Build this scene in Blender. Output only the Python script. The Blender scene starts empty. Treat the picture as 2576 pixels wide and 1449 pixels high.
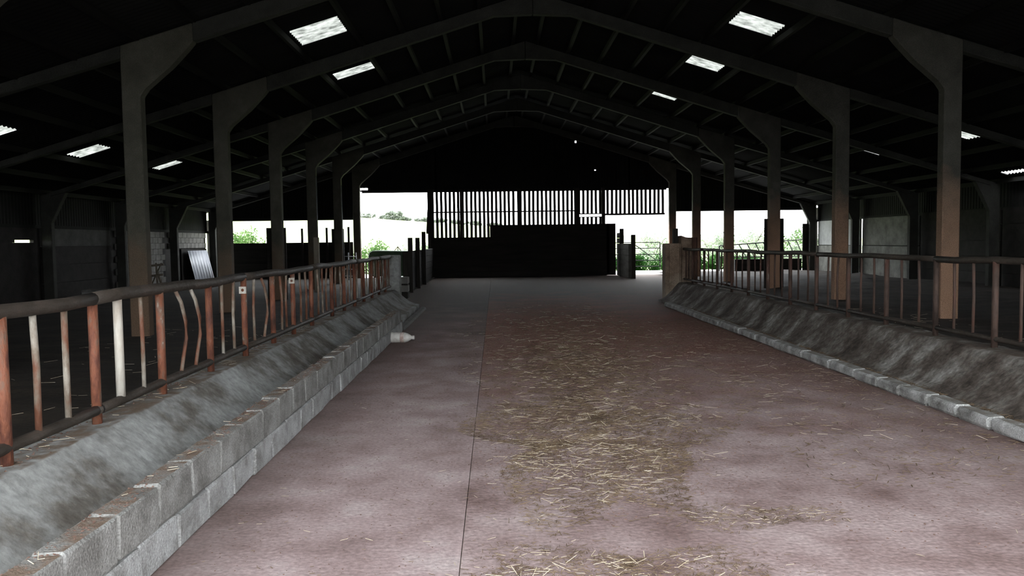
import bpy, bmesh, math, random
from mathutils import Vector, Matrix

# ------------------------------------------------------------------ camera
sc = bpy.context.scene
F_PX = 2003.0
cam_d = bpy.data.cameras.new('camera')
cam_d.sensor_fit = 'HORIZONTAL'
cam_d.sensor_width = 36.0
cam_d.lens = 36.0 * F_PX / 2576.0
cam_d.clip_start = 0.05
cam_d.clip_end = 2000
cam = bpy.data.objects.new('camera', cam_d)
sc.collection.objects.link(cam)
cam.location = (0, 0, 1.63)
cam.rotation_euler = (Matrix.Rotation(math.radians(-1.1707), 3, 'Z') @ Matrix.Rotation(math.radians(90 - 3.3287), 3, 'X')
                      @ Matrix.Rotation(-.013, 3, 'Z')).to_euler()
sc.camera = cam

# ------------------------------------------------------------------ sky and exposure
w = bpy.data.worlds.new('overcast_sky')
sc.world = w
w.use_nodes = True
bg = w.node_tree.nodes['Background']
bg.inputs['Color'].default_value = (0.93, 0.97, 1.0, 1)
bg.inputs['Strength'].default_value = 1.0
sc.view_settings.view_transform = 'Standard'
sc.view_settings.look = 'None'
sc.view_settings.gamma = 1.0
sc.view_settings.use_curve_mapping = False
sc.view_settings.exposure = 3.5

# ------------------------------------------------------------------ helpers
COL = sc.collection
R = random.Random(7)


class MB:
    def __init__(s):
        s.v = []
        s.f = []

    def add(s, vs, fs):
        b = len(s.v)
        s.v += [tuple(p) for p in vs]
        s.f += [tuple(i + b for i in q) for q in fs]
        return s

    def box(s, x0, x1, y0, y1, z0, z1):
        return s.add([(x0, y0, z0), (x1, y0, z0), (x1, y1, z0), (x0, y1, z0),
                      (x0, y0, z1), (x1, y0, z1), (x1, y1, z1), (x0, y1, z1)],
                     [(0, 3, 2, 1), (4, 5, 6, 7), (0, 1, 5, 4), (1, 2, 6, 5), (2, 3, 7, 6), (3, 0, 4, 7)])

    def bar(s, p0, p1, wx, wy, up=(0, 0, 1)):
        p0, p1 = Vector(p0), Vector(p1)
        d = (p1 - p0).normalized()
        u = Vector(up)
        if abs(d.dot(u)) > .95:
            u = Vector((0, 1, 0))
        a = d.cross(u).normalized() * (wx / 2)
        b = a.cross(d).normalized() * (wy / 2)
        vs = [p + sa * a + sb * b for p in (p0, p1) for sa, sb in ((-1, -1), (1, -1), (1, 1), (-1, 1))]
        return s.add(vs, [(0, 1, 2, 3), (7, 6, 5, 4), (0, 4, 5, 1), (1, 5, 6, 2), (2, 6, 7, 3), (3, 7, 4, 0)])

    def tube(s, pts, r, n=10, caps=True):
        pts = [Vector(p) for p in pts]
        rs = r if isinstance(r, (list, tuple)) else [r] * len(pts)
        d0 = (pts[1] - pts[0]).normalized()
        u = Vector((0, 0, 1)) if abs(d0.z) < .9 else Vector((1, 0, 0))
        vs = []
        for i, p in enumerate(pts):
            d = (pts[min(i + 1, len(pts) - 1)] - pts[max(i - 1, 0)]).normalized()
            a = d.cross(u).normalized()
            b = a.cross(d).normalized()
            for k in range(n):
                t = 2 * math.pi * k / n
                vs.append(p + rs[i] * (math.cos(t) * a + math.sin(t) * b))
        fs = []
        for i in range(len(pts) - 1):
            for k in range(n):
                k2 = (k + 1) % n
                fs.append((i * n + k, i * n + k2, (i + 1) * n + k2, (i + 1) * n + k))
        if caps:
            fs.append(tuple(reversed(range(n))))
            fs.append(tuple((len(pts) - 1) * n + k for k in range(n)))
        return s.add(vs, fs)

    def prism(s, poly, y0, y1):
        """poly in (x, z), extruded along y"""
        n = len(poly)
        vs = [(x, y0, z) for x, z in poly] + [(x, y1, z) for x, z in poly]
        fs = [tuple(range(n)), tuple(reversed(range(n, 2 * n)))]
        fs += [(i, i + n, (i + 1) % n + n, (i + 1) % n) for i in range(n)]
        return s.add(vs, fs)

    def mesh(s, name, mat, smooth=False):
        me = bpy.data.meshes.new(name)
        me.from_pydata(s.v, [], s.f)
        me.materials.append(mat)
        if smooth:
            for p in me.polygons:
                p.use_smooth = True
        me.update()
        bm = bmesh.new()
        bm.from_mesh(me)
        bmesh.ops.recalc_face_normals(bm, faces=bm.faces)
        bm.to_mesh(me)
        bm.free()
        return me

    def build(s, name, mat, parent=None, smooth=False, bevel=0.0):
        o = bpy.data.objects.new(name, s.mesh(name, mat, smooth))
        COL.objects.link(o)
        if parent:
            attach(o, parent)
        if bevel:
            m = o.modifiers.new('soft edges', 'BEVEL')
            m.width = bevel
            m.segments = 1
            m.limit_method = 'ANGLE'
        return o


def world_off(p):
    v = Vector((0, 0, 0))
    while p:
        v += p.location
        p = p.parent
    return v


def attach(o, parent):
    o.location = o.location - world_off(parent)
    o.parent = parent


def tag(o, label=None, cat=None, group=None, kind=None):
    if label:
        o['label'] = label
    if cat:
        o['category'] = cat
    if group:
        o['group'] = group
    if kind:
        o['kind'] = kind
    return o


def thing(name, loc, label, cat, group=None):
    o = bpy.data.objects.new(name, None)
    o.empty_display_size = .2
    o.location = loc
    COL.objects.link(o)
    return tag(o, label, cat, group)


def place(me, name, loc, parent=None, rot=(0, 0, 0), scale=(1, 1, 1)):
    o = bpy.data.objects.new(name, me)
    o.location = loc
    o.rotation_euler = rot
    o.scale = scale
    COL.objects.link(o)
    if parent:
        attach(o, parent)
    return o


# ------------------------------------------------------------------ materials
def mat(name, stops, scale=3.0, stretch=(1, 1, 1), rough=.9, bump=.3, bscale=40.0, detail=6.0, rand=0.0,
        top=None, metallic=0.0, spec=.3, zstain_tint=None, fine=0.0, bdist=.02, ystain_shade=None, xedge=None):
    """stops: [(pos, (r,g,b)), ...] over a noise; top: colour of dirt lying on upward faces;
    zstain: (colour, z_full, z_none, strength); fine: amount of fine colour speckle"""
    m = bpy.data.materials.new(name)
    m.use_nodes = True
    nt = m.node_tree
    N, L = nt.nodes, nt.links
    b = N['Principled BSDF']
    b.inputs['Roughness'].default_value = rough
    b.inputs['Metallic'].default_value = metallic
    b.inputs['Specular IOR Level'].default_value = spec
    tc = N.new('ShaderNodeTexCoord')
    mp = N.new('ShaderNodeMapping')
    mp.inputs['Scale'].default_value = stretch
    L.new(tc.outputs['Object'], mp.inputs['Vector'])
    vec = mp.outputs['Vector']
    if rand:
        oi = N.new('ShaderNodeObjectInfo')
        mu = N.new('ShaderNodeMath')
        mu.operation = 'MULTIPLY'
        mu.inputs[1].default_value = 50.0
        L.new(oi.outputs['Random'], mu.inputs[0])
        va = N.new('ShaderNodeVectorMath')
        va.operation = 'ADD'
        L.new(vec, va.inputs[0])
        L.new(mu.outputs[0], va.inputs[1])
        vec = va.outputs[0]
    n1 = N.new('ShaderNodeTexNoise')
    n1.inputs['Scale'].default_value = scale
    n1.inputs['Detail'].default_value = detail
    n1.inputs['Roughness'].default_value = .62
    L.new(vec, n1.inputs['Vector'])
    cr = N.new('ShaderNodeValToRGB')
    e = cr.color_ramp.elements
    while len(e) < len(stops):
        e.new(.5)
    for i, (p, c) in enumerate(stops):
        e[i].position = p
        e[i].color = (*c, 1)
    L.new(n1.outputs['Fac'], cr.inputs['Fac'])
    colr = cr.outputs['Color']

    def mix(fac, a, c, mode='MIX'):
        x = N.new('ShaderNodeMix')
        x.data_type = 'RGBA'
        x.blend_type = mode
        if isinstance(fac, float):
            x.inputs[0].default_value = fac
        else:
            L.new(fac, x.inputs[0])
        L.new(a, x.inputs[6])
        if isinstance(c, tuple):
            x.inputs[7].default_value = (*c, 1)
        else:
            L.new(c, x.inputs[7])
        return x.outputs[2]

    if zstain_tint:
        c, z0, z1, st = zstain_tint
        sp = N.new('ShaderNodeSeparateXYZ')
        L.new(tc.outputs['Object'], sp.inputs[0])
        nz = N.new('ShaderNodeTexNoise')
        nz.inputs['Scale'].default_value = 1.7
        nz.inputs['Detail'].default_value = 5
        L.new(vec, nz.inputs['Vector'])
        ad = N.new('ShaderNodeMath')
        ad.operation = 'MULTIPLY_ADD'
        ad.inputs[1].default_value = 2.0
        L.new(nz.outputs['Fac'], ad.inputs[0])
        L.new(sp.outputs['Z'], ad.inputs[2])
        mr = N.new('ShaderNodeMapRange')
        mr.inputs['From Min'].default_value = z0 + 1.0
        mr.inputs['From Max'].default_value = z1 + 1.0
        mr.inputs['To Min'].default_value = st
        mr.inputs['To Max'].default_value = 0
        L.new(ad.outputs[0], mr.inputs['Value'])
        colr = mix(mr.outputs[0], colr, c)
    if ystain_shade:                      # tracked-in dirt plus far-end shade put into the colour: (colour, y_none, y_full, strength)
        for (c, ya, yb, st, axis) in ystain_shade:
            sp = N.new('ShaderNodeSeparateXYZ')
            L.new(tc.outputs['Object'], sp.inputs[0])
            nz = N.new('ShaderNodeTexNoise')
            nz.inputs['Scale'].default_value = 1.1
            nz.inputs['Detail'].default_value = 8
            nz.inputs['Roughness'].default_value = .65
            L.new(vec, nz.inputs['Vector'])
            ad = N.new('ShaderNodeMath')
            ad.operation = 'MULTIPLY_ADD'
            ad.inputs[1].default_value = abs(yb - ya) * 1.6
            L.new(nz.outputs['Fac'], ad.inputs[0])
            L.new(sp.outputs[axis], ad.inputs[2])
            mr = N.new('ShaderNodeMapRange')
            mr.inputs['From Min'].default_value = ya + abs(yb - ya) * .8
            mr.inputs['From Max'].default_value = yb + abs(yb - ya) * .8
            mr.inputs['To Max'].default_value = st
            L.new(ad.outputs[0], mr.inputs['Value'])
            colr = mix(mr.outputs[0], colr, c)
    if fine:
        n3 = N.new('ShaderNodeTexNoise')
        n3.inputs['Scale'].default_value = bscale * 1.3
        n3.inputs['Detail'].default_value = 4
        L.new(vec, n3.inputs['Vector'])
        mr = N.new('ShaderNodeMapRange')
        mr.inputs['From Min'].default_value = .3
        mr.inputs['From Max'].default_value = .7
        mr.inputs['To Min'].default_value = 1 - fine
        mr.inputs['To Max'].default_value = 1 + fine
        L.new(n3.outputs['Fac'], mr.inputs['Value'])
        vm = N.new('ShaderNodeVectorMath')
        vm.operation = 'SCALE'
        L.new(colr, vm.inputs[0])
        L.new(mr.outputs[0], vm.inputs['Scale'])
        colr = vm.outputs[0]
    if top:
        ge = N.new('ShaderNodeNewGeometry')
        sp = N.new('ShaderNodeSeparateXYZ')
        L.new(ge.outputs['Normal'], sp.inputs[0])
        nt2 = N.new('ShaderNodeTexNoise')
        nt2.inputs['Scale'].default_value = 9
        nt2.inputs['Detail'].default_value = 5
        L.new(vec, nt2.inputs['Vector'])
        ma = N.new('ShaderNodeMapRange')
        ma.inputs['From Min'].default_value = .90
        ma.inputs['From Max'].default_value = .985
        L.new(sp.outputs['Z'], ma.inputs['Value'])
        mb = N.new('ShaderNodeMapRange')
        mb.inputs['From Min'].default_value = .36
        mb.inputs['From Max'].default_value = .6
        L.new(nt2.outputs['Fac'], mb.inputs['Value'])
        mm = N.new('ShaderNodeMath')
        mm.operation = 'MULTIPLY'
        L.new(ma.outputs[0], mm.inputs[0])
        L.new(mb.outputs[0], mm.inputs[1])
        colr = mix(mm.outputs[0], colr, top)
    L.new(colr, b.inputs['Base Color'])
    if bump:
        n2 = N.new('ShaderNodeTexNoise')
        n2.inputs['Scale'].default_value = bscale
        n2.inputs['Detail'].default_value = 5
        L.new(vec, n2.inputs['Vector'])
        bp = N.new('ShaderNodeBump')
        bp.inputs['Strength'].default_value = bump
        bp.inputs['Distance'].default_value = bdist
        L.new(n2.outputs['Fac'], bp.inputs['Height'])
        L.new(bp.outputs[0], b.inputs['Normal'])
    return m


def leafmat(name, c1, c2, tr=.4):
    m = bpy.data.materials.new(name)
    m.use_nodes = True
    nt = m.node_tree
    N, L = nt.nodes, nt.links
    out = N['Material Output']
    N.remove(N['Principled BSDF'])
    tc = N.new('ShaderNodeTexCoord')
    n1 = N.new('ShaderNodeTexNoise')
    n1.inputs['Scale'].default_value = 2.5
    n1.inputs['Detail'].default_value = 6
    L.new(tc.outputs['Object'], n1.inputs['Vector'])
    cr = N.new('ShaderNodeValToRGB')
    cr.color_ramp.elements[0].position = .35
    cr.color_ramp.elements[1].position = .65
    cr.color_ramp.elements[0].color = (*c1, 1)
    cr.color_ramp.elements[1].color = (*c2, 1)
    L.new(n1.outputs['Fac'], cr.inputs['Fac'])
    d = N.new('ShaderNodeBsdfDiffuse')
    t = N.new('ShaderNodeBsdfTranslucent')
    mx = N.new('ShaderNodeMixShader')
    mx.inputs[0].default_value = tr
    L.new(cr.outputs[0], d.inputs['Color'])
    L.new(cr.outputs[0], t.inputs['Color'])
    L.new(d.outputs[0], mx.inputs[1])
    L.new(t.outputs[0], mx.inputs[2])
    L.new(mx.outputs[0], out.inputs['Surface'])
    return m


M = {}
M['floor_l'] = mat('brushed concrete', [(.28, (.21, .148, .14)), (.43, (.31, .228, .222)), (.55, (.38, .292, .288)), (.74, (.48, .415, .405))],
                   scale=1.7, stretch=(1, 1, 1), bump=.3, bscale=30, fine=.22, detail=10,
                   ystain_shade=[((.20, .115, .10), 7, 15, .75, 'Y'), ((.075, .064, .054), 12, 21, .9, 'Y'), ((.11, .075, .06), -1.2, -1.8, .6, 'X')])  # dark grey far tint paints the light falling off down the barn
M['floor_r'] = mat('dunged concrete', [(.30, (.17, .11, .10)), (.44, (.28, .20, .192)), (.56, (.36, .275, .268)), (.75, (.47, .385, .375))],
                   scale=1.7, stretch=(1, 1, 1), bump=.35, bscale=30, fine=.25, detail=10,
                   ystain_shade=[((.29, .14, .11), 6.5, 12, .8, 'Y'), ((.235, .082, .055), 10.5, 16.5, .85, 'Y'), ((.065, .058, .05), 16, 26, .95, 'Y'), ((.13, .08, .062), 3.2, 4.1, .55, 'X')])  # red tints are dung; the dark grey one is painted far-end shade
M['base'] = mat('sub base concrete', [(.3, (.06, .05, .045)), (.7, (.12, .10, .09))], scale=3)
M['pen'] = mat('trodden muck', [(.3, (.012, .009, .006)), (.55, (.026, .019, .013)), (.75, (.055, .041, .028))], scale=1.6, stretch=(.5, 1.6, 1),
               bump=.7, bscale=22, fine=.4)
M['pen_r'] = mat('straw muck bed', [(.3, (.018, .013, .010)), (.55, (.036, .027, .021)), (.75, (.08, .062, .046))], scale=1.6, stretch=(.5, 1.6, 1),
                 bump=.7, bscale=22, fine=.4)
M['block'] = mat('grey concrete block', [(.28, (.12, .115, .105)), (.5, (.235, .232, .22)), (.75, (.36, .36, .35))], scale=4.5, bump=.5, bscale=70,
                 rand=1, top=(.16, .115, .085), fine=.3)
M['block_lo'] = mat('limewashed concrete block', [(.28, (.17, .165, .155)), (.5, (.33, .33, .325)), (.75, (.47, .48, .48))], scale=5, bump=.5, bscale=70,
                    rand=1, fine=.25)
M['kerb'] = mat('pale kerb concrete', [(.3, (.15, .145, .135)), (.5, (.37, .37, .355)), (.70, (.58, .585, .575))], scale=5.5, bump=.6, bscale=60, rand=1,
                fine=.25, top=(.25, .23, .20))
M['mortar'] = mat('mortar', [(.3, (.10, .095, .09)), (.7, (.21, .205, .195))], scale=8)
M['trough'] = mat('rendered trough concrete', [(.30, (.075, .062, .05)), (.41, (.14, .128, .112)), (.50, (.255, .255, .245)), (.70, (.37, .378, .37))],
                  scale=1.7, bump=.45, bscale=14, detail=10, fine=.22, stretch=(1, 1, 1), top=(.15, .11, .08))
M['trough_r'] = mat('fouled trough concrete', [(.34, (.055, .043, .035)), (.47, (.12, .10, .085)), (.56, (.20, .185, .165)), (.68, (.40, .385, .36))],
                    scale=2.2, bump=.7, bscale=16, detail=12, fine=.35, stretch=(1, 1.1, 1), top=(.12, .09, .07))
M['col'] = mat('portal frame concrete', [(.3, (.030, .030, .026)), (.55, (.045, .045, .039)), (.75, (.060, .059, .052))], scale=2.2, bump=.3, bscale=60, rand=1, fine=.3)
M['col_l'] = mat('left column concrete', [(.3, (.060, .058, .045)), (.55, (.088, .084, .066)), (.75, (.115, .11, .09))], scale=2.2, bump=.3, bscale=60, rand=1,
                 zstain_tint=((.185, .115, .075), .5, 1.9, .8), fine=.3)
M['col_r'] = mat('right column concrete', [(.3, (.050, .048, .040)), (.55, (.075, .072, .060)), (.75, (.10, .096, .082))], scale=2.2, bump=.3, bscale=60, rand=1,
                 zstain_tint=((.42, .25, .165), 1.3, 2.9, .9), fine=.35)
M['roof'] = mat('black roof sheet', [(.3, (.004, .004, .0036)), (.6, (.008, .008, .007)), (.8, (.016, .016, .014))], scale=1.2, bump=0)  # near-black base colour all over
M['purlin'] = mat('black purlin timber', [(.3, (.004, .0037, .003)), (.7, (.010, .009, .0075))], scale=3, stretch=(1, .1, 1))  # near-black timber tone
M['clad'] = mat('dark cladding sheet', [(.3, (.004, .004, .0038)), (.7, (.010, .010, .009))], scale=2)
M['slat'] = mat('weathered space board', [(.3, (0.0180, 0.0162, 0.0144)), (.7, (0.0420, 0.0372, 0.0330))], scale=5, stretch=(1, 1, .1), rand=1)
M['timber'] = mat('dark sleeper timber', [(.3, (0.0096, 0.0084, 0.0072)), (.7, (0.0270, 0.0240, 0.0210))], scale=4, stretch=(.15, 1, 1), rand=1, bump=.4)
M['post'] = mat('old timber post', [(.3, (0.0180, 0.0162, 0.0138)), (.7, (0.0420, 0.0372, 0.0312))], scale=5, stretch=(1, 1, .15), rand=1)
M['palepost'] = mat('pale timber post', [(.3, (.16, .14, .11)), (.7, (.33, .29, .23))], scale=6, stretch=(1, 1, .15))
M['redpaint'] = mat('peeling red paint', [(.27, (.035, .022, .016)), (.42, (.115, .042, .028)), (.54, (.205, .075, .042)), (.62, (.16, .095, .068)), (.70, (.42, .38, .33))],
                    scale=9, stretch=(1, 1, .4), rand=1, bump=.4, bscale=80, rough=.7)
M['whitepaint'] = mat('flaking cream paint', [(.3, (.26, .10, .05)), (.42, (.42, .36, .30)), (.7, (.62, .60, .54))], scale=6, stretch=(1, 1, .4), rand=1, rough=.7)
M['barpaint'] = mat('thin bar rust and paint', [(.28, (.045, .025, .018)), (.44, (.15, .06, .035)), (.55, (.19, .15, .115)), (.68, (.42, .39, .34))],
                    scale=6, stretch=(1, 1, .4), rand=1, bump=.3, rough=.7)
M['rail'] = mat('grimy steel rail', [(.3, (0.0263, 0.0210, 0.0165)), (.55, (0.0525, 0.0420, 0.0338)), (.75, (0.1200, 0.0900, 0.0750))], scale=6, stretch=(1, .4, 1), rand=1, rough=.6, bump=.4)
M['rustbar'] = mat('rusted barrier bar', [(.3, (.035, .024, .02)), (.5, (.085, .055, .044)), (.62, (.10, .05, .038)), (.76, (.24, .21, .175))], scale=8,
                   stretch=(1, 1, .4), rand=1, rough=.75)
M['galv'] = mat('galvanised steel', [(.3, (0.2800, 0.2940, 0.3150)), (.7, (0.4340, 0.4480, 0.4760))], scale=4, rough=.45, metallic=.6, bump=.1)
M['sheet'] = mat('galvanised corrugated sheet', [(.3, (.42, .45, .52)), (.5, (.58, .61, .68)), (.7, (.72, .75, .80))], scale=3, stretch=(1, 1, .4), rough=.45, bump=.1)
M['wallpanel'] = mat('grey precast panel', [(.3, (0.0780, 0.0780, 0.0690)), (.5, (0.1440, 0.1440, 0.1290)), (.75, (0.2160, 0.2160, 0.1980))], scale=2.5, bump=.3, fine=.2, rand=1)
M['greypanel'] = mat('dim grey panel', [(.3, (.04, .04, .037)), (.7, (.09, .09, .083))], scale=2.5)
M['litpanel'] = mat('daylit panel', [(.3, (0.2530, 0.2585, 0.2530)), (.7, (0.3630, 0.3685, 0.3630))], scale=3, bump=.2)  # lit version of the wall panel, daylight from the opening put into the colour
M['wallblock'] = mat('pale wall block', [(.3, (0.1440, 0.1380, 0.1260)), (.7, (0.2520, 0.2460, 0.2310))], scale=5, bump=.4, rand=1)
M['pier'] = mat('brown stained pier', [(.3, (.11, .075, .055)), (.5, (.20, .14, .10)), (.75, (.32, .24, .18))], scale=3, bump=.4, fine=.3,
                zstain_tint=((.42, .36, .28), -.1, .6, .7))  # paler towards the foot
M['rust'] = mat('rusty steel', [(.3, (.05, .028, .02)), (.7, (.12, .06, .04))], scale=5, rough=.8)
M['darksteel'] = mat('black steel', [(.3, (.006, .008, .006)), (.7, (.016, .018, .015))], scale=5, rough=.7, bump=0)  # near-black base colour for the bars
M['tan'] = mat('tan rendered strip', [(.3, (.17, .115, .08)), (.5, (.28, .20, .145)), (.75, (.40, .31, .23))], scale=3.5, bump=.4, fine=.3,
               zstain_tint=((.52, .45, .36), -.1, .55, .8))  # lighter near the floor
M['green'] = mat('dark green paint', [(.3, (.012, .03, .015)), (.7, (.03, .06, .03))], scale=3, rough=.6)
M['yard'] = mat('yard concrete', [(.3, (.30, .30, .29)), (.7, (.46, .46, .45))], scale=1.5, bump=.2)
M['grass'] = mat('pasture', [(.3, (.20, .27, .10)), (.7, (.36, .42, .20))], scale=.12, bump=0)
M['plastic'] = mat('dirty white plastic', [(.3, (.42, .39, .35)), (.5, (.62, .60, .56)), (.7, (.72, .71, .68))], scale=9, rough=.5, bump=.05)
M['plabel'] = mat('faded bottle label', [(.35, (.38, .25, .21)), (.6, (.62, .52, .47))], scale=14, rough=.6, bump=0)
M['straw'] = mat('pale straw', [(.3, (.40, .32, .22)), (.5, (.58, .49, .36)), (.7, (.76, .69, .56))], scale=6, bump=0, rough=.6)
M['straw_d'] = mat('trodden brown straw', [(.3, (.065, .043, .027)), (.5, (.135, .092, .056)), (.7, (.22, .158, .10))], scale=3, bump=0)
M['dung'] = mat('dung crumbs', [(.3, (.09, .052, .040)), (.7, (.19, .115, .09))], scale=6, bump=0)
M['leaf'] = leafmat('hedge leaf', (.03, .075, .018), (.10, .165, .06))
M['leaf_lo'] = leafmat('nettle leaf', (.008, .032, .006), (.028, .075, .018))
M['leaf_pale'] = leafmat('haze paled leaf', (.13, .18, .12), (.34, .37, .29), .5)  # haze and glare put into the leaf colour
M['leaf_far'] = leafmat('hazed skyline leaf', (.13, .15, .12), (.18, .20, .165), .5)  # distance haze painted into the foliage as a paler colour
M['bark'] = mat('bark', [(.3, (.05, .04, .03)), (.7, (.12, .10, .08))], scale=8)


def skylight_mat():
    m = bpy.data.materials.new('grimy translucent sheet')
    m.use_nodes = True
    nt = m.node_tree
    N, L = nt.nodes, nt.links
    out = N['Material Output']
    N.remove(N['Principled BSDF'])
    tc = N.new('ShaderNodeTexCoord')
    n1 = N.new('ShaderNodeTexNoise')
    n1.inputs['Scale'].default_value = 7
    n1.inputs['Detail'].default_value = 8
    mp = N.new('ShaderNodeMapping')
    mp.inputs['Scale'].default_value = (.6, 1.6, 1)
    L.new(tc.outputs['Object'], mp.inputs[0])
    L.new(mp.outputs[0], n1.inputs['Vector'])
    cr = N.new('ShaderNodeValToRGB')
    cr.color_ramp.elements[0].position = .3
    cr.color_ramp.elements[1].position = .66
    cr.color_ramp.elements[0].color = (.03, .031, .028, 1)
    cr.color_ramp.elements[1].color = (.13, .133, .122, 1)
    L.new(n1.outputs['Fac'], cr.inputs['Fac'])
    t = N.new('ShaderNodeBsdfTranslucent')
    L.new(cr.outputs[0], t.inputs['Color'])
    L.new(t.outputs[0], out.inputs['Surface'])
    return m


M['skylight'] = skylight_mat()

# ------------------------------------------------------------------ survey helper: a sight line from the camera station to a known plane
_rot = cam.rotation_euler.to_matrix()


def sight(x, y):
    return _rot @ Vector((x - 1288.0, 724.5 - y, -F_PX))


def on_y(x, y, Y):
    d = sight(x, y)
    return Vector(cam.location) + d * (Y / d.y)


def on_x(x, y, X):
    d = sight(x, y)
    return Vector(cam.location) + d * (X / d.x)


# ------------------------------------------------------------------ layout constants
RIDGE_X, RIDGE_Z, PITCH = .955, 7.60, .305
BAY = 4.57
Y0 = 14.46
FR = [Y0 + BAY * k for k in range(-3, 6)]
YB = 37.45       # gable wall plane
YF = -.7         # open front
XL, XR = -6.39, 8.30
XLO, XRO = -13.05, 14.90
XLW, XRW = -13.35, 15.20


def roof_z(x):
    return RIDGE_Z - PITCH * abs(x - RIDGE_X)


# ------------------------------------------------------------------ ground and floors
def grid(xs, ys, zf):
    m = MB()
    nx = len(xs)
    for y in ys:
        for x in xs:
            m.v.append((x, y, zf(x, y)))
    for j in range(len(ys) - 1):
        for i in range(nx - 1):
            a = j * nx + i
            m.f.append((a, a + 1, a + nx + 1, a + nx))
    return m


def hill(x, y):
    z = -.12
    t = max(0, min(1, (y - 62) / 215.0))
    top = 10.2 - .085 * (x + 40)
    top = max(1.5, min(15, top))
    z += top * (t * t * (3 - 2 * t)) * 1.0
    if y > 300:
        z -= (y - 300) * .05
    return z


xs = [-420 + 20 * i for i in range(43)]
ys = [-120, -60, -20, 0, 20, 42] + [50 + 12 * i for i in range(30)]
o = grid(xs, ys, hill).build('ground', M['grass'], smooth=True)
tag(o, 'pale pasture rising to a low hill beyond the barn', kind='structure')
o = MB().box(-16, 18, YB + .25, YB + 5.2, -.2, -.01).build('floor_yard', M['yard'])
tag(o, 'pale concrete apron outside the far gable', kind='structure')
o = MB().box(-16, 18, -14, YF - .25, -.2, -.005).build('floor_yard', M['yard'])
tag(o, 'concrete yard in front of the open end', kind='structure')

flo = MB().box(XLW - .2, XRW + .2, YF - .25, YB + .25, -.25, -.035).build('floor', M['base'])
tag(flo, 'dirty concrete feed passage floor between the troughs', kind='structure')
JX = -.2


def slab(x0, x1, y0, y1, m):
    return MB().box(x0, x1, y0, y1, -.035, 0.0).build('slab', m, flo, bevel=.002)


slab(-2.9, JX - .002, YF, 19.9, M['floor_l'])
slab(-2.9, JX - .002, 19.912, YB, M['floor_l'])
slab(JX + .002, 4.6, YF, 19.9, M['floor_r'])
slab(JX + .002, 7.9, 19.912, YB, M['floor_r'])


def bumpy(x0, x1, y0, y1, z, amp, step, seed):
    r = random.Random(seed)
    nx, ny = max(2, int((x1 - x0) / step)), max(2, int((y1 - y0) / step))
    xs = [x0 + (x1 - x0) * i / nx for i in range(nx + 1)]
    ys = [y0 + (y1 - y0) * j / ny for j in range(ny + 1)]
    return grid(xs, ys, lambda x, y: z + amp * (math.sin(1.7 * x + .8 * y + seed) + math.sin(.9 * y - 2.3 * x)) * .5 + r.uniform(-amp, amp) * .6)


o = bumpy(XLW, -2.76, YF, YB, .03, .022, .35, 3).build('floor', M['pen'], smooth=True)
tag(o, 'dark trodden muck floor of the pens behind the left barrier', kind='structure')
o = bumpy(5.14, XRW, YF, 21.9, .14, .03, .35, 5).build('floor', M['pen_r'], smooth=True)
tag(o, 'muck and straw bed of the pens behind the right barrier', kind='structure')
o = bumpy(7.6, XRW, 21.9, YB, .12, .035, .3, 6).build('floor', M['pen_r'], smooth=True)
tag(o, 'lumpy straw bed beyond the brown pier at the right', kind='structure')

# ------------------------------------------------------------------ roof with skylights
SKY = [  # x0, x1, y0, y1, label
    (-4.19, -3.20, 16.85, 17.92, 'large grimy corrugated skylight nearest the camera on the left main roof slope'),
    (-4.16, -3.12, 21.00, 21.72, 'second translucent skylight up the left main roof slope, beyond the large one'),
    (5.14, 6.08, 16.60, 17.48, 'largest skylight on the right main roof slope, at the top of the picture'),
    (5.06, 5.96, 20.40, 21.28, 'middle one of the three skylights on the right main roof slope'),
    (4.96, 5.84, 25.00, 25.85, 'farthest and smallest of the three skylights on the right main roof slope'),
    (-11.10, -10.24, 16.85, 17.58, 'skylight cut by the left edge of the picture above the left pens'),
    (-10.86, -10.05, 20.60, 21.28, 'cracked skylight above the left pens, between picture edge and nearest column'),
    (-10.63, -9.88, 25.10, 25.75, 'small skylight above the left pens just right of the nearest left column'),
    (11.36, 12.07, 24.30, 25.00, 'skylight above the right pens between the two nearest right columns'),
    (11.50, 12.31, 19.95, 20.65, 'skylight half hidden behind the nearest right column'),
]
WP, WA = .146, .024


def corr(y):
    return WA * math.sin(2 * math.pi * y / WP)


step = WP / 6
ny = int((YB + .5 - (YF - .6)) / step)
yy = [YF - .6 + step * i for i in range(ny + 1)]


def snap(v):
    return round((v - (YF - .6)) / step)


xb = sorted(set([XLW - .35, XL, RIDGE_X, XR, XRW + .35] + [s[0] for s in SKY] + [s[1] for s in SKY] + [14.56, 14.76]))
roof = MB()
nx = len(xb)
for y in yy:
    for x in xb:
        roof.v.append((x, y, roof_z(x) + corr(y)))
SLOT = (14.56, 14.76, 21.4, 22.75)      # slipped roof sheet near the right eaves lets daylight in
holes = [(s[0], s[1], snap(s[2]), snap(s[3])) for s in SKY] + [(SLOT[0], SLOT[1], snap(SLOT[2]), snap(SLOT[3]))]
for j in range(ny):
    for i in range(nx - 1):
        cx = (xb[i] + xb[i + 1]) / 2
        if any(h[0] < cx < h[1] and h[2] <= j < h[3] for h in holes):
            continue
        a = j * nx + i
        roof.f.append((a, a + 1, a + nx + 1, a + nx))
ceil = roof.build('ceiling', M['roof'], smooth=True)
tag(ceil, 'black corrugated roof of the barn with purlins', kind='structure')
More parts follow.
